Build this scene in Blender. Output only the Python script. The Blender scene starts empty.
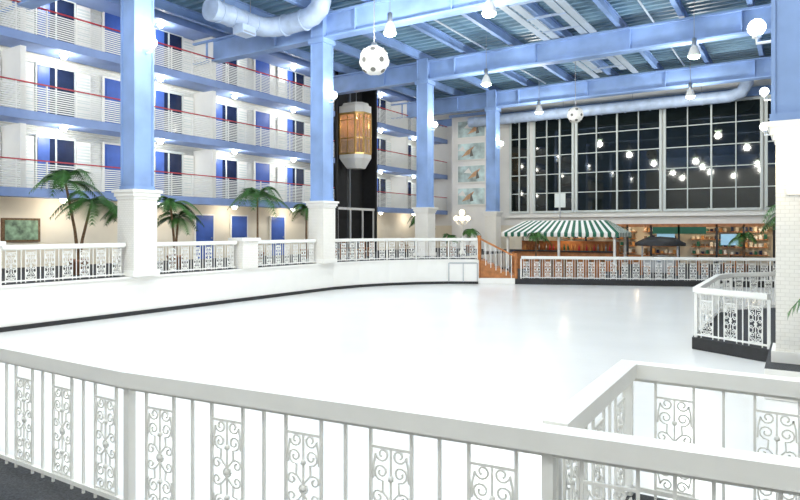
import bpy, math, random
from mathutils import Vector
random.seed(4)
sc=bpy.context.scene
# ------------------------------------------------------------ materials
def mat(name,col,rough=.5,metal=0,noise=0.0,nscale=3,bump=0,bscale=20,emit=None,es=0,wave=None,spec=.5,alpha=1):
    m=bpy.data.materials.new(name); m.use_nodes=True
    nt=m.node_tree; b=nt.nodes['Principled BSDF']
    c=(col[0],col[1],col[2],1)
    b.inputs['Base Color'].default_value=c
    b.inputs['Roughness'].default_value=rough; b.inputs['Metallic'].default_value=metal
    b.inputs['Specular IOR Level'].default_value=spec; b.inputs['Alpha'].default_value=alpha
    tc=nt.nodes.new('ShaderNodeTexCoord')
    if noise>0:
        n=nt.nodes.new('ShaderNodeTexNoise'); n.inputs['Scale'].default_value=nscale; n.inputs['Detail'].default_value=5
        nt.links.new(tc.outputs['Object'],n.inputs['Vector'])
        r=nt.nodes.new('ShaderNodeValToRGB')
        r.color_ramp.elements[0].position=.3; r.color_ramp.elements[1].position=.7
        r.color_ramp.elements[0].color=tuple(max(0,x*(1-noise)) for x in col)+(1,)
        r.color_ramp.elements[1].color=tuple(min(1,x*(1+noise)) for x in col)+(1,)
        nt.links.new(n.outputs['Fac'],r.inputs['Fac']); nt.links.new(r.outputs['Color'],b.inputs['Base Color'])
    if bump>0 or wave:
        bp=nt.nodes.new('ShaderNodeBump'); bp.inputs['Strength'].default_value=bump or .5
        if wave:
            w=nt.nodes.new('ShaderNodeTexWave'); w.bands_direction=wave[0]; w.inputs['Scale'].default_value=wave[1]
            nt.links.new(tc.outputs['Object'],w.inputs['Vector']); nt.links.new(w.outputs['Fac'],bp.inputs['Height'])
            bp.inputs['Distance'].default_value=.03
        else:
            n2=nt.nodes.new('ShaderNodeTexNoise'); n2.inputs['Scale'].default_value=bscale
            nt.links.new(tc.outputs['Object'],n2.inputs['Vector']); nt.links.new(n2.outputs['Fac'],bp.inputs['Height'])
            bp.inputs['Distance'].default_value=.02
        nt.links.new(bp.outputs['Normal'],b.inputs['Normal'])
    if emit:
        b.inputs['Emission Color'].default_value=(emit[0],emit[1],emit[2],1); b.inputs['Emission Strength'].default_value=es
    return m
M={}
M['ice']=mat('ice_white',(.90,.905,.90),.22,noise=.03,nscale=.5,bump=.06,bscale=5,spec=.45)
M['white']=mat('painted_white',(.86,.85,.82),.4,noise=.02,nscale=2)
M['rail']=mat('rail_white_enamel',(.86,.86,.83),.35,noise=.02,nscale=5)
M['wall']=mat('wall_white',(.82,.81,.79),.7,noise=.03,nscale=1.5)
M['siding']=mat('louvre_siding_white',(.78,.79,.76),.6,noise=.03,bump=.8,wave=('Z',3.2))
M['cream']=mat('cream_wall',(.80,.73,.60),.7,noise=.05,nscale=1)
M['blue']=mat('periwinkle_steel',(.24,.37,.66),.5,noise=.2,nscale=.8)
M['slab']=mat('slab_edge_blue',(.24,.34,.62),.55,noise=.12,nscale=1)
M['deck']=mat('ceiling_deck_blue',(.20,.34,.46),.45,noise=.25,nscale=.5)
M['deckpale']=mat('pale_blue_panel',(.46,.54,.64),.5,noise=.08,nscale=1)
M['duct']=mat('duct_pale_blue',(.42,.52,.70),.4,noise=.18,nscale=2)
M['carpet']=mat('carpet_charcoal',(.055,.058,.065),.95,noise=.5,nscale=60,bump=.3,bscale=120)
M['dark']=mat('rubber_black',(.02,.02,.022),.6,noise=.2,nscale=8)
M['glass']=mat('night_glass',(.008,.012,.012),.04,noise=.3,nscale=2,spec=.5)
M['clear']=mat('clear_glass',(.9,.95,.95),.02,spec=.6,alpha=.12,noise=.01)
M['frame']=mat('window_frame_white',(.66,.71,.70),.5,noise=.03)
M['red']=mat('red_handrail',(.5,.035,.05),.4,noise=.1)
M['bluedoor']=mat('blue_door',(.045,.11,.42),.4,noise=.15,nscale=2)
M['navy']=mat('navy_window',(.012,.02,.06),.12,noise=.3,nscale=2)
M['wood']=mat('orange_wood',(.42,.16,.05),.45,noise=.3,nscale=4)
M['gold']=mat('brass_gold',(.7,.45,.16),.3,metal=.5,noise=.1)
M['amber']=mat('amber_wood_panel_glow',(.42,.2,.06),.25,noise=.3,nscale=3,emit=(1,.5,.15),es=.05)  # faint warm emission put into the wood so it looks lit
M['green']=mat('awning_green',(.01,.12,.07),.6,noise=.1)
M['leaf']=mat('palm_leaf',(.05,.15,.03),.5,noise=.4,nscale=6)
M['trunk']=mat('palm_trunk',(.18,.11,.06),.9,noise=.4,nscale=14,bump=.5)
M['pot']=mat('terracotta_pot',(.4,.2,.12),.7,noise=.1)
M['bulb']=mat('lamp_globe_glow',(.9,.95,.9),.3,noise=.01,emit=(.95,1,.9),es=6)
M['gbulb']=mat('halide_lens_glow',(.8,.95,.8),.3,noise=.01,emit=(.72,1,.66),es=8)
M['wbulb']=mat('warm_globe_glow',(1,.85,.6),.3,noise=.01,emit=(1,.78,.45),es=5)
M['metal']=mat('grey_metal',(.45,.47,.5),.35,metal=.8,noise=.05)
M['grille']=mat('speaker_grille_grey',(.16,.16,.15),.8,noise=.2,nscale=20)
M['sea']=mat('poster_sea',(.50,.62,.62),.5,noise=.5,nscale=1.4)
M['orange']=mat('poster_orange',(.6,.36,.2),.5,noise=.3,nscale=3)
M['pic']=mat('picture_paint',(.2,.3,.2),.5,noise=.6,nscale=5)
M['screen']=mat('screen_lit',(.1,.2,.3),.3,noise=.3,emit=(.4,.7,.9),es=.5)
# white painted brick
m=mat('plinth_white_brick',(.86,.84,.79),.55); nt=m.node_tree; tc=nt.nodes['Texture Coordinate']
cx=nt.nodes.new('ShaderNodeSeparateXYZ'); ad=nt.nodes.new('ShaderNodeMath'); cb=nt.nodes.new('ShaderNodeCombineXYZ')
br=nt.nodes.new('ShaderNodeTexBrick'); br.inputs['Scale'].default_value=4; br.inputs['Mortar Size'].default_value=.018
br.inputs['Color1'].default_value=(.86,.84,.79,1);br.inputs['Color2'].default_value=(.82,.80,.75,1);br.inputs['Mortar'].default_value=(.7,.68,.63,1)
nt.links.new(tc.outputs['Object'],cx.inputs[0]); nt.links.new(cx.outputs[0],ad.inputs[0]); nt.links.new(cx.outputs[1],ad.inputs[1])
nt.links.new(ad.outputs[0],cb.inputs[0]); nt.links.new(cx.outputs[2],cb.inputs[1]); nt.links.new(cb.outputs[0],br.inputs['Vector'])
nt.links.new(br.outputs['Color'],nt.nodes['Principled BSDF'].inputs['Base Color']); M['plinth']=m
# ------------------------------------------------------------ mesh builder
class MB:
    def __init__(s): s.v=[];s.f=[];s.m=[];s.sm=[]
    def add(s,vs,fs,m,smooth=False):
        o=len(s.v); s.v+= [tuple(p) for p in vs]
        for f in fs: s.f.append([i+o for i in f]); s.m.append(m); s.sm.append(smooth)
    def box(s,a,b,m):
        x0,y0,z0=a;x1,y1,z1=b
        s.add([(x0,y0,z0),(x1,y0,z0),(x1,y1,z0),(x0,y1,z0),(x0,y0,z1),(x1,y0,z1),(x1,y1,z1),(x0,y1,z1)],
          [(0,3,2,1),(4,5,6,7),(0,1,5,4),(1,2,6,5),(2,3,7,6),(3,0,4,7)],m)
    def seg(s,p,q,w,z0,z1,m,off=0,zq=None):
        dx,dy=q[0]-p[0],q[1]-p[1];L=math.hypot(dx,dy) or 1;nx,ny=-dy/L,dx/L;dz=zq or 0
        a=off-w/2;b=off+w/2
        P=[(p[0]+nx*a,p[1]+ny*a),(q[0]+nx*a,q[1]+ny*a),(q[0]+nx*b,q[1]+ny*b),(p[0]+nx*b,p[1]+ny*b)]
        e=[0,dz,dz,0]
        s.add([(P[i][0],P[i][1],z0+e[i]) for i in range(4)]+[(P[i][0],P[i][1],z1+e[i]) for i in range(4)],
          [(0,3,2,1),(4,5,6,7),(0,1,5,4),(1,2,6,5),(2,3,7,6),(3,0,4,7)],m)
    def strip(s,pts,w,z0,z1,m,off=0):
        pts=[Vector(p) for p in pts]; N=len(pts); L=[];R=[]
        for i,p in enumerate(pts):
            d0=(pts[i]-pts[i-1]).normalized() if i>0 else (pts[1]-pts[0]).normalized()
            d1=(pts[i+1]-pts[i]).normalized() if i<N-1 else d0
            n0=Vector((-d0.y,d0.x));n1=Vector((-d1.y,d1.x)); n=(n0+n1).normalized(); k=1/max(.3,n.dot(n0))
            L.append(p+n*k*(off+w/2)); R.append(p+n*k*(off-w/2))
        vs=[]
        for i in range(N): vs+=[(R[i].x,R[i].y,z0),(L[i].x,L[i].y,z0),(L[i].x,L[i].y,z1),(R[i].x,R[i].y,z1)]
        fs=[(0,3,2,1),(4*N-4,4*N-3,4*N-2,4*N-1)]
        for i in range(N-1):
            a=4*i;b=a+4
            for j in range(4): k=(j+1)%4; fs.append((a+j,a+k,b+k,b+j))
        s.add(vs,fs,m)
    def prism(s,poly,z0,z1,mt,ms=None):
        n=len(poly)
        s.add([(x,y,z1) for x,y in poly],[list(range(n))],mt)
        s.add([(x,y,z0) for x,y in poly],[list(range(n))[::-1]],mt)
        for i in range(n):
            a=poly[i];b=poly[(i+1)%n]
            s.add([(a[0],a[1],z0),(b[0],b[1],z0),(b[0],b[1],z1),(a[0],a[1],z1)],[(0,1,2,3)],ms or mt)
    def tube(s,pts,r,m,n=8,cap=True,smooth=True):
        pts=[Vector(p) for p in pts]; N=len(pts); vs=[]
        t0=(pts[1]-pts[0]).normalized(); ref=Vector((0,0,1)) if abs(t0.z)<.9 else Vector((1,0,0))
        u=t0.cross(ref).normalized()
        for i,p in enumerate(pts):
            t=(pts[min(i+1,N-1)]-pts[max(i-1,0)])
            if t.length<1e-9: t=t0
            t.normalize(); u=(u-t*u.dot(t))
            if u.length<1e-6: u=t.orthogonal()
            u.normalize(); w=t.cross(u); rr=r[i] if isinstance(r,(list,tuple)) else r
            for k in range(n):
                a=2*math.pi*k/n+math.pi/n; vs.append(p+u*math.cos(a)*rr+w*math.sin(a)*rr)
        fs=[(i*n+k,i*n+(k+1)%n,(i+1)*n+(k+1)%n,(i+1)*n+k) for i in range(N-1) for k in range(n)]
        s.add(vs,fs,m,smooth and n>4)
        if cap:
            s.add(vs[:n],[list(range(n))[::-1]],m); s.add(vs[-n:],[list(range(n))],m)
    def lathe(s,c,prof,m,n=20,smooth=True,rot=0):
        vs=[];k=len(prof)
        for r,z in prof:
            for i in range(n):
                a=2*math.pi*i/n+rot; vs.append((c[0]+r*math.cos(a),c[1]+r*math.sin(a),c[2]+z))
        s.add(vs,[(j*n+i,j*n+(i+1)%n,(j+1)*n+(i+1)%n,(j+1)*n+i) for j in range(k-1) for i in range(n)],m,smooth)
    def ball(s,c,r,m,n=16):
        k=n//2; s.lathe(c,[(max(1e-4,r*math.sin(math.pi*j/k)),-r*math.cos(math.pi*j/k)) for j in range(k+1)],m,n)
    def done(s,name,loc=None):
        me=bpy.data.meshes.new(name); used=sorted(set(s.m)); 
        off=Vector(loc) if loc else Vector((0,0,0))
        me.from_pydata([tuple(Vector(v)-off) for v in s.v],[],s.f)
        for k in used: me.materials.append(M[k])
        ix={k:i for i,k in enumerate(used)}
        me.polygons.foreach_set('material_index',[ix[k] for k in s.m])
        me.polygons.foreach_set('use_smooth',s.sm)
        me.update(); ob=bpy.data.objects.new(name,me); ob.location=off
        sc.collection.objects.link(ob); return ob
def inst(ob,loc,rz=0,sc_=1):
    o=bpy.data.objects.new(ob.name.split('.')[0],ob.data); o.location=loc; o.rotation_euler=(0,0,rz); o.scale=(sc_,)*3
    sc.collection.objects.link(o); return o
def light(name,loc,power,col=(1,1,1),r=.15,parent=None):
    l=bpy.data.lights.new(name,'POINT'); l.energy=power; l.color=col; l.shadow_soft_size=r
    o=bpy.data.objects.new(name,l); o.location=loc; sc.collection.objects.link(o)
    if parent: o.parent=parent; o.location=Vector(loc)-parent.location
    return o
# ------------------------------------------------------------ shell
b=MB(); b.box((-17,-6,-.3),(7,36,0),'ice'); b.done('ice_rink')
b=MB(); b.box((-26,-6.3,-.6),(7.5,48,-.31),'dark'); b.done('floor')
b=MB(); b.prism([(-16.9,-6),(7,-6),(7,5.25),(-1.2,5.25),(-1.17,3.3),(-4.2,2.95),(-16.9,2.92)],0.005,.46,'carpet','white'); b.done('floor_south_walkway')
b=MB(); b.prism([(.15,5.25),(7,5.25),(7,14),(-.45,14),(-.45,11),(.15,11)],0.005,.46,'carpet','white'); b.done('floor_east_walkway')
rink=[(-16.9,-6),(-16.9,21.3),(-16.6,22.8),(-16.0,24.3),(-15.2,25.5),(-14.1,26.6),(-12.8,27.3)]
b=MB(); b.prism(rink[::1]+[(-13.6,29.5),(-15.5,30.5),(-15.5,44.3),(-25.1,44.3),(-25.1,-6)],0.005,1.12,'carpet','white')
b.done('floor_west_terrace')
rk=[(-16.9,-5.95)]+rink[1:-1]+[(-12.86,27.26)]
b=MB()
b.strip(rk,.06,.12,1.1,'white',off=-.03); b.strip(rk,.1,0.004,.12,'dark',off=-.05); b.strip(rk,.16,1.1,1.16,'white',off=-.02)
p=Vector((-14.1,26.6));q=Vector((-12.8,27.3)); e=(q-p).normalized()
for a0,a1,z0,z1 in ((0.0,.05,.1,1.0),(1.34,1.39,.1,1.0),(0.05,1.34,.96,1.02),(.68,.72,.1,.96)):
    b.seg(p+e*a0,p+e*a1,.05,z0,z1,'metal',off=-.08)
b.done('rink_boards')
far=[(-12.8,27.3),(-11.3,28.05),(-1.1,32.3),(7,35.6)]
b=MB(); b.prism(far+[(7,44.3),(-15.5,44.3),(-15.5,30.5),(-13.6,29.5)],0.006,.25,'carpet','dark'); b.done('floor_north_terrace')
b=MB(); b.prism([(-1.95,14.8),(-.45,14.0),(7,14.0),(7,24),(.5,23),(-.6,21.8),(-1.7,20.4),(-1.98,19.4)],0.006,.25,'carpet','dark'); b.done('floor_rink_side_deck')
b=MB(); b.box((-25.4,-6.3,0),(-25.1,48,12.3),'siding'); b.box((-25.1,-6,1.12),(-25.04,44,3.8),'cream'); b.done('wall_west')
b=MB(); b.box((7,-6.3,0),(7.3,48,12.3),'wall'); b.done('wall_east')
b=MB(); b.box((-25.4,-6.3,0),(7.3,-6,12.3),'wall'); b.done('wall_south')
b=MB(); Y=44.3
b.box((-25.4,Y,2.9),(7.3,Y+.3,12.3),'wall'); b.box((-25.4,Y,0),(-15.6,Y+.3,2.9),'cream'); b.box((-1.2,Y,0),(7.3,Y+.3,2.9),'cream')
b.box((-15.6,Y+3,0),(-1.2,Y+3.2,3),'cream'); b.box((-15.6,Y+.3,2.9),(-1.2,Y+3,3.0),'cream')
b.box((-15.8,Y+.3,0),(-15.6,Y+3,2.9),'cream'); b.box((-1.2,Y+.3,0),(-1,Y+3,2.9),'cream')
b.box((-15.6,Y+.01,0),(-1.2,Y+3,.25),'carpet')
b.done('wall_north')
b=MB(); b.box((-25.1,Y-.12,10.75),(6.9,Y-.001,11.3),'blue'); b.box((-18.6,Y-.25,3.45),(6.9,Y-.001,3.62),'white'); b.done('trim_1')
wi=0
def win(x0,x1,cols,rows):
    global wi; wi+=1
    b=MB(); z0,z1=3.85,10.6
    b.box((x0,Y-.06,z0),(x1,Y-.002,z1),'glass')
    for i in range(cols+1):
        x=x0+(x1-x0)*i/cols; w=.15 if i in (0,cols) else (.1 if i%2==0 else .06)
        b.box((x-w/2,Y-.2,z0-.06),(x+w/2,Y-.05,z1+.06),'frame')
    for j in range(rows+1):
        z=z0+(z1-z0)*j/rows; w=.055 if 0<j<rows else .15
        b.box((x0+.02,Y-.17,z-w/2),(x1-.02,Y-.06,z+w/2),'frame')
    b.done('window_%d'%wi)
win(-18.2,-16.8,2,5); win(-16.35,-13.5,3,5); win(-13.25,-7.7,4,5); win(-7.45,-1.95,4,5); win(-1.7,3.9,4,5)
# ------------------------------------------------------------ ceiling deck
b=MB(); ys=[];y=-6.3
while y<48: ys+= [(y,12.38),(y+.22,12.38),(y+.27,12.18),(y+.46,12.18)]; y+=.51
ys.append((y,12.38))
vs=[(x,yy,z) for yy,z in ys for x in (-25.4,7.3)]
b.add(vs,[(2*i,2*i+1,2*i+3,2*i+2) for i in range(len(ys)-1)],'deck')
b.box((-25.4,-6.3,12.42),(7.3,48,12.52),'deck')
b.done('ceiling')
x=-22.5
while x<6:
    b=MB()
    b.box((x-.03,-5.9,11.78),(x+.03,44.1,12.1),'blue'); b.box((x-.1,-5.9,11.72),(x+.1,44.1,11.78),'blue'); b.box((x-.1,-5.9,12.1),(x+.1,44.1,12.15),'blue')
    b.done('ceiling_joist'); x+=2.6
for xx in (-10.2,-8.0):
    b=MB(); b.box((xx-.06,12.3,11.66),(xx+.06,38.1,11.7),'deckpale'); b.box((xx-.16,12.3,11.61),(xx+.16,38.1,11.66),'deckpale'); b.done('roof_girder')
b=MB(); b.box((-9.95,13,11.64),(-9.6,37,11.7),'deckpale'); b.box((-8.6,13,11.64),(-8.25,37,11.7),'deckpale')
for yy in range(14,37,2): b.box((-9.95,yy,11.61),(-8.25,yy+.1,11.69),'duct')
b.done('roof_hatch_panel')
cols=[3.2,12.0,20.8,29.5,38.4]
for yc in [-4.5]+cols:
    b=MB(); z0,z1=10.55,11.6
    b.box((-24.9,yc-.07,z0+.08),(6.9,yc+.07,z1-.08),'blue'); b.box((-24.9,yc-.25,z0),(6.9,yc+.25,z0+.08),'blue'); b.box((-24.9,yc-.25,z1-.08),(6.9,yc+.25,z1),'blue')
    x=-24
    while x<6: b.box((x-.02,yc-.2,z0+.08),(x+.02,yc+.2,z1-.08),'blue'); x+=4.4
    b.done('ceiling_beam')
# ------------------------------------------------------------ columns
def column(x,y,zb,zp,s,sp,zt=11.7):
    b=MB()
    b.box((x-sp/2,y-sp/2,zb+.01),(x+sp/2,y+sp/2,zp-.25),'plinth')
    b.box((x-sp/2-.06,y-sp/2-.06,zb+.005),(x+sp/2+.06,y+sp/2+.06,zb+.18),'white')
    for i,(e_,za,zc) in enumerate(((.03,zp-.28,zp-.2),(.07,zp-.2,zp-.08),(.12,zp-.08,zp))): b.box((x-sp/2-e_,y-sp/2-e_,za),(x+sp/2+e_,y+sp/2+e_,zc),'white')
    h=s/2
    b.box((x-h,y-h,zp),(x+h,y+h,zt),'blue')
    for dx in(-1,1):
        for dy in (-1,1): b.box((x+dx*h-.03,y+dy*h-.03,zp),(x+dx*h+.03,y+dy*h+.03,zt),'blue')
    b.box((x-h-.05,y-h-.05,zp),(x+h+.05,y+h+.05,zp+.12),'blue')
    b.box((x-h-.1,y-h-.1,10.35),(x+h+.1,y+h+.1,10.55),'blue')
    return b.done('atrium_column')
for yc in cols: column(-17.05,yc,1.16,3.76,.62,.8)
for yc in cols[1:]: column(.05,yc,.46 if yc<14 else .25,4.26,.8,.74)
for yc in (7.6,16.4):
    b=MB(); b.box((-17.35,yc-.38,1.165),(-16.75,yc+.38,2.15),'plinth'); b.box((-17.42,yc-.45,2.15),(-16.68,yc+.45,2.27),'white'); b.done('railing_pier')
# ------------------------------------------------------------ ornamental railing
def spiral(cx,cz,r0,r1,a0,turns,n):
    return [(cx+(r0+(r1-r0)*i/n)*math.cos(a0+2*math.pi*turns*i/n), cz+(r0+(r1-r0)*i/n)*math.sin(a0+2*math.pi*turns*i/n)) for i in range(n+1)]
def panel_curves(n):
    C=[]
    for sx in (-1,1):
        for sz in (-1,1):
            c=[(0,.03),(.055,.09)]+spiral(.062,.205,.052,.014,-math.pi/2-.2,1.35,n)
            C.append([(sx*x,.45+sz*z) for x,z in c])
            c=[(.118,.16),(.115,.24)]+spiral(.055,.31,.045,.014,0,-1.2,n)
            C.append([(sx*x,.45+sz*z) for x,z in c])
            c=spiral(.085,.055,.04,.012,math.pi*.75,-1.1,max(6,n-2))
            C.append([(sx*x,.45+sz*z) for x,z in c])
    C.append(spiral(0,.45,.03,.03,0,1,8))
    C.append([(0,.1),(0,.42)]);C.append([(0,.48),(0,.8)])
    return C
def railing(name,pts,z,h=1.05,n=10,rt=.008,posts=True,mod=.58,board=(.14,.11)):
    b=MB(); cur=panel_curves(n)
    b.strip(pts,board[0],z+h-board[1],z+h,'rail'); b.strip(pts,.05,z+h-board[1]-.03,z+h-board[1],'rail'); b.strip(pts,.04,z+.05,z+.085,'rail')
    zb=z+.008
    for i in range(len(pts)-1):
        p=Vector(pts[i]);q=Vector(pts[i+1]);L=(q-p).length;e=(q-p)/L
        k=max(1,round(L/mod)); step=L/k
        def P(s_,zz): v=p+e*s_; return (v.x,v.y,z+zz)
        for j in range(k):
            c=step*(j+.5)
            for s_ in (c-.135,c+.135,step*j):
                b.seg(p+e*(s_-.009),p+e*(s_+.009),.018,zb,z+h-board[1],'rail')
            for zz in (.1,.8): b.seg(p+e*(c-.13),p+e*(c+.13),.014,z+zz-.008,z+zz+.008,'rail')
            for cv in cur: b.tube([P(c+x,zz) for x,zz in cv],rt,'rail',n=4,cap=False)
            for zz in (.28,.45,.62): 
                v=p+e*c; b.ball((v.x,v.y,z+zz),.022,'rail',6)
    if posts:
        for p in pts: b.box((p[0]-.03,p[1]-.03,z+.005),(p[0]+.03,p[1]+.03,z+h-.12),'rail')
    return b.done(name)
R='ornamental_railing'
railing(R,[(-16.6,2.87),(-4.2,2.89),(-1.11,3.22),(1.9,3.55)],.46,n=14)
railing(R,[(-1.12,3.34),(-1.14,5.18),(.2,5.18)],.46,n=14)
railing(R,[(.25,5.35),(.25,10.9)],.46,n=8)
for a,c in ((2.95,7.12),(8.08,11.52),(12.5,15.92),(16.88,20.3)):
    railing(R,[(-17.0,a),(-17.0,c)],1.17,h=1.0,n=7,rt=.011,posts=False,mod=.46)
railing(R,[(-17.0,21.3),(-16.72,22.8),(-16.1,24.35),(-15.28,25.6),(-14.15,26.72),(-12.95,27.38)],1.17,h=1.0,n=6,rt=.012,mod=.5)
railing(R,[(-11.1,28.25),(-1.1,32.4),(6.9,35.65)],.25,h=1.07,n=6,rt=.012,mod=.5)
railing(R,[(-.5,14.1),(-1.88,14.85),(-1.9,19.4),(-1.65,20.35),(-.6,21.7)],.25,h=1.07,n=8,rt=.009,board=(.12,.1))
# ------------------------------------------------------------ hotel balconies
slabs=[3.95,6.75,9.55]
segs=[(-5.9,29.9),(34.45,44.2)]
for z in slabs+[11.95]:
    for (y0,y1) in segs:
        b=MB()
        b.box((-25.02,y0,z-.14),(-23.62,y1,z+.1),'wall')
        b.box((-23.62,y0,z-.2),(-23.5,y1,z+.12),'slab'); b.box((-25.0,y0,z-.16),(-23.62,y1,z-.141),'slab')
        if z<11:
            for i in range(11):
                zz=z+.17+i*.082; b.box((-23.58,y0,zz),(-23.555,y1,zz+.045),'rail')
            b.box((-23.6,y0,z+1.12),(-23.53,y1,z+1.165),'red')
            y=y0
            while y<=y1: b.box((-23.6,y-.02,z+.12),(-23.54,y+.02,z+1.12),'rail'); y+=1.1
            y=3.2-8.8
            while y<y1:
                if y>y0: b.box((-25.02,y-.1,z+.1),(-23.65,y+.1,z+2.45),'white')
                y+=8.8
        b.done('hotel_balcony')
db=MB(); db.box((0,-.55,0),(.07,.55,2.15),'bluedoor'); 
for yy in (-.6,.55): db.box((0,yy,0),(.1,yy+.06,2.2),'white')
db.box((0,-.6,2.15),(.1,.61,2.22),'white'); db.box((.07,-.45,1.1),(.09,.45,2.0),'bluedoor'); db.box((.07,-.45,.2),(.09,.45,.95),'bluedoor'); db.ball((.11,.42,1.02),.04,'metal',8)
D=db.done('hotel_door')
wb=MB(); wb.box((0,-.75,.1),(.05,.75,2.1),'navy')
for yy in (-.8,-.03,.75): wb.box((0,yy,.05),(.09,yy+.06,2.15),'frame')
wb.box((0,-.8,2.1),(.1,.81,2.2),'frame'); wb.box((0,-.8,.05),(.1,.81,.12),'frame')
wb.box((.05,-.7,.12),(.07,-.25,2.1),'bluedoor')
for sgn in (-1,1):
    y0=sgn*1.15
    wb.box((0,y0-.3,.1),(.06,y0+.3,2.1),'white')
    for i in range(14): wb.box((.06,y0-.26,.2+i*.13),(.08,y0+.26,.27+i*.13),'frame')
W=wb.done('hotel_window')
for z in slabs:
    for k in range(-1,5):
        yc=15.3+8.8*k
        for yd,ob in ((yc-1.4,W),(yc+1.2,D),(yc+3.9,W)):
            if 29<yd<35.5 or yd>43 or yd<-5: continue
            if abs(((yd-3.2+4.4)%8.8)-4.4)<.7: continue
            inst(ob,(-25.0,yd,z+.105))
bpy.data.objects.remove(W); 
for yd in (21.3,23.6,26.5): inst(D,(-25.0,yd,1.125))
bpy.data.objects.remove(D)
lb=MB(); lb.lathe((0,0,0),[(.001,-.16),(.09,-.13),(.14,-.05),(.15,0)],'bulb',12); lb.lathe((0,0,0),[(.17,0),(.17,.03),(.001,.03)],'metal',12)
LB=lb.done('corridor_light')
for zi,z in enumerate(slabs+[11.95]):
    y=5.0
    while y<44:
        if not(29.5<y<34.8):
            o=inst(LB,(-24.2,y,z-.2))
            warm=(zi==0)
            light('glow',(-24.1,y,z-.5),48 if not warm else 38,(1,.86,.66) if warm else (1,.97,.85),.12,o)
        y+=4.4
bpy.data.objects.remove(LB)
# ------------------------------------------------------------ elevator
b=MB(); 
b.box((-25.02,30.0,1.13),(-24.6,34.4,12.1),'dark')
for y in (30.05,34.2): b.box((-25,y,1.13),(-23.5,y+.15,12.1),'dark')
for y in (31.0,32.6): b.box((-24.6,y-.06,1.13),(-24.4,y+.06,12.1),'metal')
b.box((-24.0,30.3,1.13),(-23.6,34.2,1.2),'white')
for y in (30.3,31.6,32.9,34.1): b.box((-23.7,y,1.13),(-23.62,y+.08,3.9),'white')
b.box((-23.72,30.3,3.8),(-23.6,34.2,3.95),'white')
b.done('elevator_shaft')
cx,cy=-23.25,31.8
def cabp(s):
    s*=.84
    return [(cx-.95*s,cy-.85*s),(cx+.45*s,cy-.85*s),(cx+.9*s,cy-.45*s),(cx+.9*s,cy+.45*s),(cx+.45*s,cy+.85*s),(cx-.95*s,cy+.85*s)]
def loft(b,s0,z0,s1,z1,m):
    A=cabp(s0);B=cabp(s1);n=len(A)
    b.add([(x,y,z0) for x,y in A]+[(x,y,z1) for x,y in B],[(i,(i+1)%n,n+(i+1)%n,n+i) for i in range(n)]+[tuple(range(n))[::-1],tuple(range(n,2*n))],m)
b=MB()
loft(b,.6,6.35,.85,6.7,'white');loft(b,.85,6.7,1.02,6.95,'white');loft(b,1.04,6.95,1.04,7.2,'white'); loft(b,1.06,7.2,1.06,7.3,'gold')
loft(b,1.06,9.65,1.06,9.78,'gold'); loft(b,1.04,9.78,1.04,10.2,'white'); loft(b,.9,10.2,.8,10.4,'white')
P=cabp(1.0)
for i in range(6):
    x,y=P[i]; b.box((x-.05,y-.05,7.3),(x+.05,y+.05,9.65),'gold')
    if i<5:
        x2,y2=P[i+1]
        xm,ym=(x+x2)/2,(y+y2)/2; b.box((xm-.025,ym-.025,7.3),(xm+.025,ym+.025,9.65),'gold')
        for z in (8.15,8.2,9.3): b.seg((x,y),(x2,y2),.04,z,z+.035,'gold')
b.box((cx-.78,cy-.68,7.3),(cx-.73,cy+.68,9.65),'amber')
b.box((cx-.73,cy-.67,7.3),(cx+.34,cy-.65,8.1),'amber')
b.box((cx+.70,cy-.34,7.3),(cx+.72,cy+.34,8.1),'amber')
b.box((cx-.73,cy+.65,7.3),(cx+.34,cy+.68,9.65),'amber')
b.ball((cx-.1,cy,9.52),.09,'wbulb',10)
for y in (-.3,.3): b.tube([(cx-.3,cy+y,10.4),(cx-.3,cy+y,12.1)],.025,'metal',6)
o=b.done('glass_elevator',(cx,cy,6.15)); light('cab_light',(cx,cy,9.2),14,(1,.72,.4),.08,o)
b=MB()
for i in range(5): b.seg(P[i],P[i+1],.01,7.3,9.65,'clear')
g=b.done('cab_glazing'); g.parent=o; g.location=-Vector((cx,cy,6.15))
# ------------------------------------------------------------ poster wall
b=MB(); b.box((-22.7,43.4,1.13),(-19.2,44.15,11.2),'wall'); b.box((-22.9,43.3,11.2),(-19.0,44.15,11.4),'blue'); b.done('poster_wall')
for i in range(4):
    z=4.4+i*1.7
    b=MB(); b.box((-22.2,43.3,z),(-19.8,43.39,z+1.4),'white'); b.box((-22.1,43.27,z+.1),(-19.9,43.3,z+1.3),'sea')
    cx=-21.0+(.3 if i%2 else -.2)
    b.add([(cx-.6,43.26,z+.3),(cx+.1,43.26,z+.5),(cx+.5,43.26,z+1.1),(cx-.1,43.26,z+.8)],[(0,1,2,3)],'orange')
    b.add([(cx+.1,43.255,z+.3),(cx+.4,43.255,z+.35),(cx+.2,43.255,z+1.0)],[(0,1,2)],'grille')
    b.add([(cx-.9,43.256,z+.8),(cx-.2,43.256,z+.7),(cx-.5,43.256,z+1.15)],[(0,1,2)],'white')
    b.done('sports_poster')
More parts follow.
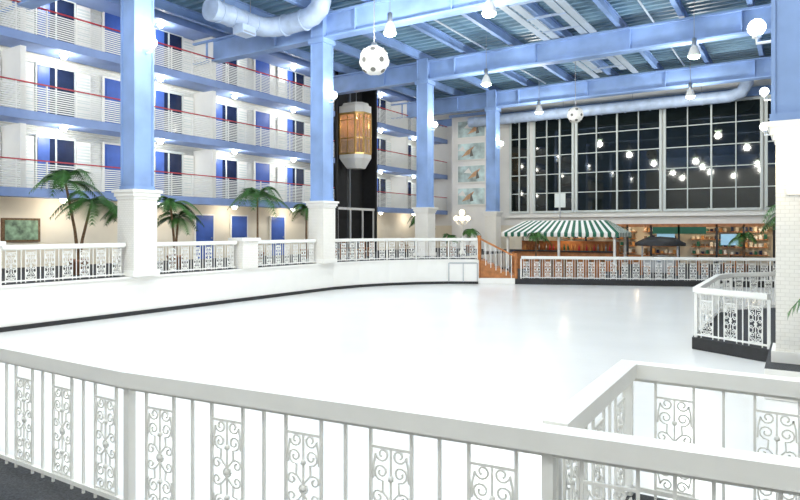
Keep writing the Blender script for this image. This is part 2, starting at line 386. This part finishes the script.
# ------------------------------------------------------------ ducts
b=MB()
b.tube([(-19,16.6,11.0),(-19,18.7,11.0),(-18.9,19.2,11.0),(-18.6,19.55,11.05),(-18.1,19.75,11.1),(-17.2,19.8,11.15),(-16.7,19.8,11.25),(-16.35,19.8,11.5),(-16.25,19.8,11.8),(-16.22,19.8,12.15)],.4,'duct',20)
y=16.9
while y<18.9: b.tube([(-19,y,11),(-19,y+.06,11)],.43,'duct',20); y+=.6
b.tube([(-19,16.5,11),(-19,16.7,11)],.46,'duct',20); b.tube([(-18.2,19.75,11.1),(-18.1,19.75,11.1)],.44,'duct',20); b.tube([(-17.2,19.8,11.15),(-17.12,19.8,11.16)],.44,'duct',20)
b.box((-18.95,17.6,10.3),(-18.4,18.3,10.65),'duct'); b.box((-18.96,17.65,10.34),(-18.38,18.25,10.4),'metal')
for y in (17.2,18.6): b.tube([(-19,y,11.35),(-19,y,12.15)],.015,'metal',6)
b.done('air_duct')
b=MB()
b.tube([(-20.5,42.0,10.45),(-3.5,42.0,10.45),(-2.9,42.0,10.6),(-2.6,42.0,11.1),(-2.55,42,12.15)],.36,'duct',18)
x=-20
while x<-3.6: b.tube([(x,42,10.45),(x+.07,42,10.45)],.39,'duct',18); x+=1.5
for x in (-18,-13.5,-9,-5): b.tube([(x,42,10.8),(x,42,12.15)],.015,'metal',6)
b.done('air_duct')
for x in (-13.35,-5.4):
    b=MB(); b.tube([(x,12.5,11.66),(x,38,11.66)],.045,'deckpale',8); b.done('ceiling_pipe')
# ------------------------------------------------------------ high bay lamps
hb=MB()
hb.tube([(0,0,.75),(0,0,2.4)],.015,'metal',6); hb.lathe((0,0,0),[(.001,.78),(.09,.76),(.1,.5),(.09,.42)],'metal',14)
hb.lathe((0,0,0),[(.09,.44),(.15,.36),(.23,.13),(.25,.02)],'white',20); hb.lathe((0,0,0),[(.24,.03),(.2,-.06),(.1,-.1),(.001,-.11)],'gbulb',20)
H=hb.done('high_bay_lamp')
for yy,xs in ((-1.5,(-13,-7,-1,4.5)),(6,(-13,-8.9,-3.7)),(12.9,(-13,-8.9,-3.7)),(19.4,(-12.7,-8.75)),(28.7,(-13.1,-3.7)),(37.3,(-13.5,-5))):  # first row, unseen behind the camera, is added to brighten the near railing
    for x in xs:
        o=inst(H,(x,yy,9.75)); light('lamp_light',(x,yy,9.4),480 if yy>0 else 430,(1,.985,.90),.2,o)
bpy.data.objects.remove(H)
def globe(x,y,z,r,ax,ay,p=25):
    b=MB(); b.ball((x,y,z),r,'bulb',16); b.tube([(x,y,z-r),(x,y,z-r-.12),(ax,ay,z-r-.12)],.025,'white',6); b.lathe((x,y,z-r-.03),[(.001,0),(r*.5,0),(r*.45,.05)],'white',12)
    o=b.done('globe_sconce',(x,y,z)); light('globe_light',(x+.0,y-.0,z+r+.15),p,(1,1,.92),.08,o)
for yc in cols[1:]:
    globe(-16.5,yc+.1,8.2,.16,-16.74,yc+.1)
globe(-.6,12,5.9,.14,-.35,12)
globe(-.85,20.8,6.5,.12,-.35,20.8); globe(-.85,20.8,5.5,.12,-.35,20.8)
b=MB(); b.lathe((-.03,11.56,3.2),[(.02,0),(.12,.06),(.17,.2),(.17,.32)],'wbulb',14); b.box((-.17,11.6,3.1),(.11,11.67,3.6),'white'); o=b.done('wall_sconce',(-.03,11.6,3.1)); light('sconce_light',(-.05,11.3,3.6),12,(1,.85,.6),.08,o)
# ------------------------------------------------------------ speaker balls
def speaker(x,y,z,r):
    b=MB(); b.ball((x,y,z),r,'white',24); b.tube([(x,y,z+r),(x,y,12.15)],.02,'metal',6); b.lathe((x,y,z+r-.03),[(.12,0),(.08,.12),(.001,.13)],'metal',10)
    for el,off in ((-50,0),(-8,36),(35,0)):
        for k in range(5):
            a=math.radians(k*72+off-62); ee=math.radians(el); d=Vector((math.cos(a)*math.cos(ee),math.sin(a)*math.cos(ee),math.sin(ee))); c=Vector((x,y,z))
            b.tube([c+d*(r*.9),c+d*(r*1.02)],r*.25,'white',14); b.tube([c+d*(r*.95),c+d*(r*1.035)],r*.18,'grille',14)
    b.done('speaker_ball')
speaker(-11.4,16.5,7.93,.46); speaker(-10.2,33.8,8.75,.42)
# ------------------------------------------------------------ palms
def palm(x,y,z,h,R_=1.3,nf=14,pot=True,trunks=1,name='potted_palm'):
    b=MB()
    if pot: b.lathe((x,y,z+.01),[(.001,0),(.2,0),(.28,.4),(.32,.42),(.32,.48),(.26,.48),(.24,.42),(.001,.42)],'pot',14)
    for t in range(trunks):
        tx=x+random.uniform(-.35,.35)*(trunks>1); ty=y+random.uniform(-.4,.4)*(trunks>1); hh=h*(1-.2*t)
        b.tube([(x,y,z+.4),(x+(tx-x)*.3,y+(ty-y)*.3,z+hh*.5),(tx,ty,z+hh)],[.06,.045,.035],'trunk',8)
        for i in range(nf):
            a=2*math.pi*i/nf+random.uniform(-.25,.25); up=random.uniform(.3,1.5); L=R_*random.uniform(.8,1.2)
            d=Vector((math.cos(a),math.sin(a),0)); s_=Vector((-math.sin(a),math.cos(a),0)); pts=[]
            N=17
            for j in range(N):
                t_=j/(N-1); pts.append(Vector((tx,ty,z+hh))+d*(L*t_*(.7 if up>1 else 1))+Vector((0,0,L*(up*t_-1.2*t_*t_*(.55+up*.5)))))
            b.tube(pts,[.013*(1-k/18)+.003 for k in range(N)],'leaf',4,False)
            for j in range(2,N):
                w=.27*L*math.sin(math.pi*(j/N)**.8)+.05
                for sg in (-1,1):
                    t_=(pts[j]-pts[j-1]).normalized()
                    base=pts[j]; tip=base+s_*sg*w+t_*w*.7+Vector((0,0,-w*.45)); wd=t_*.022
                    b.add([base-wd,base+wd,tip],[(0,1,2)],'leaf')
                    base=base-t_*(L/32); tip=tip-t_*(L/32)+Vector((0,0,.02)); b.add([base-wd,base+wd,tip],[(0,1,2)],'leaf')
    return b.done(name)
palm(-19.5,11.6,1.12,2.9,1.25,12,trunks=2); palm(-18.9,12.9,1.12,2.1,.95,11)
palm(-19.5,15.3,1.12,2.35,.95,11,trunks=2); palm(-19.5,19.5,1.12,2.8,1.4,14); palm(-20.5,23.8,1.12,2.4,1.0,12); palm(-19.5,33,1.12,2,.9,12)
palm(-.3,25,.25,2.7,1.1,14); palm(.7,8.2,.46,1.45,.95,15)
palm(-12.3,33.5,.25,1.9,.8,12); palm(-17.3,35.5,1.12,1.3,.7,12); palm(-2.5,38,.25,1.9,.8,12); palm(-16.3,31,1.12,1.0,.6,12)
# ------------------------------------------------------------ stairs
p=Vector((-12.8,27.3)); e=Vector((1.5,.75)).normalized(); nn=Vector((-e.y,e.x))
b=MB()
for i in range(5):
    a=p+e*(.34*i); c=p+e*(.34*(i+1)+.02); b.seg(a+nn*.9,c+nn*.9,1.7,.26,1.12-.17*(i+1)+.17-.02,'wood')
b.seg(p,p+e*1.65,.06,0.005,.28,'white',0)
for s_ in (0.05,1.75):
    b.seg(p+nn*s_,p+nn*s_+e*1.7,.1,2.1,2.2,'wood',0,-.87)
    for k in range(7):
        a=p+nn*s_+e*(.05+.24*k); zz=2.12-.87*(.05+.24*k)/1.7; b.box((a.x-.015,a.y-.015,max(.26,1.0-.12*k)),(a.x+.015,a.y+.015,zz),'rail')
    for k,zt in ((0,2.28),(1.7,1.45)):
        a=p+nn*s_+e*k; b.box((a.x-.06,a.y-.06,.26),(a.x+.06,a.y+.06,zt),'wood')
b.done('wooden_stairs')
b=MB(); b.seg((-11.0,29.1),(-7.8,30.4),.5,.26,1.15,'wood'); b.seg((-11.1,29.05),(-7.7,30.45),.62,1.15,1.2,'wood')
for k in range(7): 
    t=k/6; x=-11.0+3.2*t; y=29.1+1.3*t; b.box((x-.05,y-.34,.26),(x+.05,y-.22,1.15),'trunk')
b.done('wooden_counter')
# ------------------------------------------------------------ awning bar
b=MB(); x0,x1,y0,y1=-15.0,-8.2,35.0,38.0; ze,zr=2.4,3.1
nst=34
for i in range(nst):
    a=x0+(x1-x0)*i/nst; c=x0+(x1-x0)*(i+1)/nst; m='green' if i%2 else 'white'
    def tx(x): return x0+1.0+(x-x0)*(x1-x0-2)/(x1-x0)
    for (yy,yt) in ((y0,y0+1.2),(y1,y1-1.2)):
        b.add([(a,yy,ze),(c,yy,ze),(tx(c),yt,zr),(tx(a),yt,zr)],[(0,1,2,3)],m)
        b.add([(a,yy,ze),(c,yy,ze),(c,yy,ze-.2),((a+c)/2,yy,ze-.26),(a,yy,ze-.2)],[(0,1,2,3,4)],m)
for i in range(16):
    a=y0+(y1-y0)*i/16;c=y0+(y1-y0)*(i+1)/16;m='green' if i%2 else 'white'
    def ty(y): return y0+1.2+(y-y0)*(y1-y0-2.4)/(y1-y0)
    for xx,xt in ((x0,x0+1),(x1,x1-1)):
        b.add([(xx,a,ze),(xx,c,ze),(xt,ty(c),zr),(xt,ty(a),zr)],[(0,1,2,3)],m)
        b.add([(xx,a,ze),(xx,c,ze),(xx,c,ze-.2),(xx,(a+c)/2,ze-.26),(xx,a,ze-.2)],[(0,1,2,3,4)],m)
b.box((x0+1,y0+1.2,zr-.02),(x1-1,y1-1.2,zr+.02),'white')
for x in (x0+.3,(x0+x1)/2,x1-.3):
    for y in (y0+.3,y1-.3): b.box((x-.06,y-.06,.26),(x+.06,y+.06,ze+.02),'white')
b.box((x0+.5,y0+.6,.26),(x1-.5,y0+1.0,1.3),'wood'); b.box((x0+.4,y0+.45,1.3),(x1-.4,y0+1.1,1.37),'dark')
b.box((x0+.5,y1-1.0,.26),(x1-.5,y1-.7,1.9),'wood')
for i in range(24): 
    x=x0+.8+i*.22; b.lathe((x,y1-1.15,1.3),[(.001,0),(.05,0),(.05,.25),(.02,.32),(.02,.42),(.001,.42)],random.choice(['green','amber','red','wood','metal']),8)
b.box((x0+.6,y1-1.3,1.25),(x1-.6,y1-1.0,1.3),'wood')
o=b.done('striped_awning_bar'); light('bar_light',(-11.6,36.3,2.2),22,(1,.75,.45),.15,o)
b=MB(); x0,x1=-7.6,-5.2
b.lathe((-6.4,36.5,1.7),[(1.3,0),(1.3,.15),(.7,.45),(.001,.5)],'dark',16)
for x in (x0+.3,x1-.3): b.box((x-.04,36.4,.26),(x+.04,36.5,1.75),'metal')
b.box((x0+.4,36.0,.26),(x1-.4,37,1.1),'metal')
b.done('grill_station')
# shop front
b=MB()
for x in (-15.5,-12.6,-9.8,-8.3,-6.6,-4.4,-2.9,-1.3): b.box((x-.06,44.15,.26),(x+.06,44.29,2.9),'dark')
b.box((-15.5,44.15,2.75),(-1.2,44.29,2.95),'wood'); b.box((-15.5,44.15,.26),(-8.3,44.29,.9),'wood')
b.box((-8.2,44.15,2.3),(-5.0,44.22,2.75),'green')
for x0 in (-15,-12,-9.3,-6.2,-3.9):
    for z in (.9,1.4,1.9,2.4):
        b.box((x0,46.6,z),(x0+2.2,47,z+.05),'wood')
        for k in range(8): b.box((x0+.08+k*.27,46.65,z+.05),(x0+.25+k*.27,46.9,z+random.uniform(.2,.38)),random.choice(['trunk','white','green','navy','amber','cream']))
b.box((-8.0,44.5,1.5),(-6.9,44.56,2.3),'screen'); b.box((-4.2,44.5,1.6),(-3.2,44.56,2.3),'screen')
o=b.done('shop_front')
for x in (-13.5,-9.5,-5.5,-2.5): light('shop_light',(x,45.6,2.6),28,(1,.8,.55),.1,o)
def table(x,y,z):
    b=MB(); b.lathe((x,y,z+.01),[(.001,0),(.25,0),(.25,.03),(.04,.05),(.04,.7),(.4,.72),(.4,.75),(.001,.75)],'metal',14); b.done('cafe_table')
    for a in (0.4,3.4):
        cx,cy=x+.65*math.cos(a),y+.65*math.sin(a); b=MB()
        for dx in (-.18,.18):
            for dy in (-.18,.18): b.box((cx+dx-.02,cy+dy-.02,z+.005),(cx+dx+.02,cy+dy+.02,z+.43),'wood')
        b.box((cx-.21,cy-.21,z+.43),(cx+.21,cy+.21,z+.47),'wood')
        sx=.19 if math.cos(a)>0 else -.19
        for dy in (-.18,0,.18): b.box((cx+sx-.02,cy+dy-.02,z+.47),(cx+sx+.02,cy+dy+.02,z+.9),'wood')
        b.box((cx+sx-.02,cy-.2,z+.82),(cx+sx+.02,cy+.2,z+.92),'wood'); b.done('cafe_chair')
for x,y in ((-6,34),(-3.5,35.5),(-8.5,33),(-4,39),(-7,40.5),(-10,41)): table(x,y,.25)
for x,y in ((-20.5,28),(-21,35),(-19.5,25.8)): table(x,y,1.12)
b=MB(); x,y=-17.1,34.0
b.lathe((x,y,1.13),[(.001,0),(.2,0),(.18,.1),(.06,.3),(.04,.5),(.04,1.9),(.08,1.95),(.03,2.1),(.001,2.3)],'white',12)
for k in range(4):
    a=k*math.pi/2+.3; dx,dy=math.cos(a)*.35,math.sin(a)*.35
    b.tube([(x,y,2.95),(x+dx*.6,y+dy*.6,2.85),(x+dx,y+dy,3.05)],.02,'white',6); b.ball((x+dx,y+dy,3.25),.15,'wbulb',12)
b.ball((x,y,3.6),.17,'wbulb',12)
o=b.done('lamp_post'); light('post_light',(x+.1,y-.6,3.6),40,(1,.85,.6),.15,o)
b=MB(); b.box((-25.03,11.9,2.1),(-24.95,13.3,3.0),'trunk'); b.box((-24.96,12.0,2.18),(-24.93,13.2,2.92),'pic'); b.done('framed_picture')
b=MB(); b.tube([(-13.0,39.8,.26),(-13,39.8,4.9)],.03,'metal',8); b.box((-13.35,39.78,4.0),(-12.65,39.82,4.9),'frame'); b.lathe((-13,39.8,.255),[(.001,0),(.3,0),(.3,.04),(.001,.06)],'metal',12); b.done('banner_stand')
b=MB(); b.lathe((-22.8,15.8,1.13),[(.001,0),(.25,0),(.27,.75),(.24,.8),(.001,.82)],'metal',16); b.done('waste_bin')
# ------------------------------------------------------------ camera/world
cam=bpy.data.cameras.new('camera'); co=bpy.data.objects.new('camera',cam); sc.collection.objects.link(co)
co.location=(0,0,2.55); co.rotation_euler=(math.radians(90),0,math.radians(32.3)); cam.lens=28.44; cam.sensor_width=36; cam.shift_y=-.025
cam.clip_end=200
sc.camera=co
w=bpy.data.worlds.new('world'); sc.world=w; w.use_nodes=True; w.node_tree.nodes['Background'].inputs[0].default_value=(.01,.012,.02,1)
sc.view_settings.view_transform='Standard'; sc.view_settings.exposure=.3
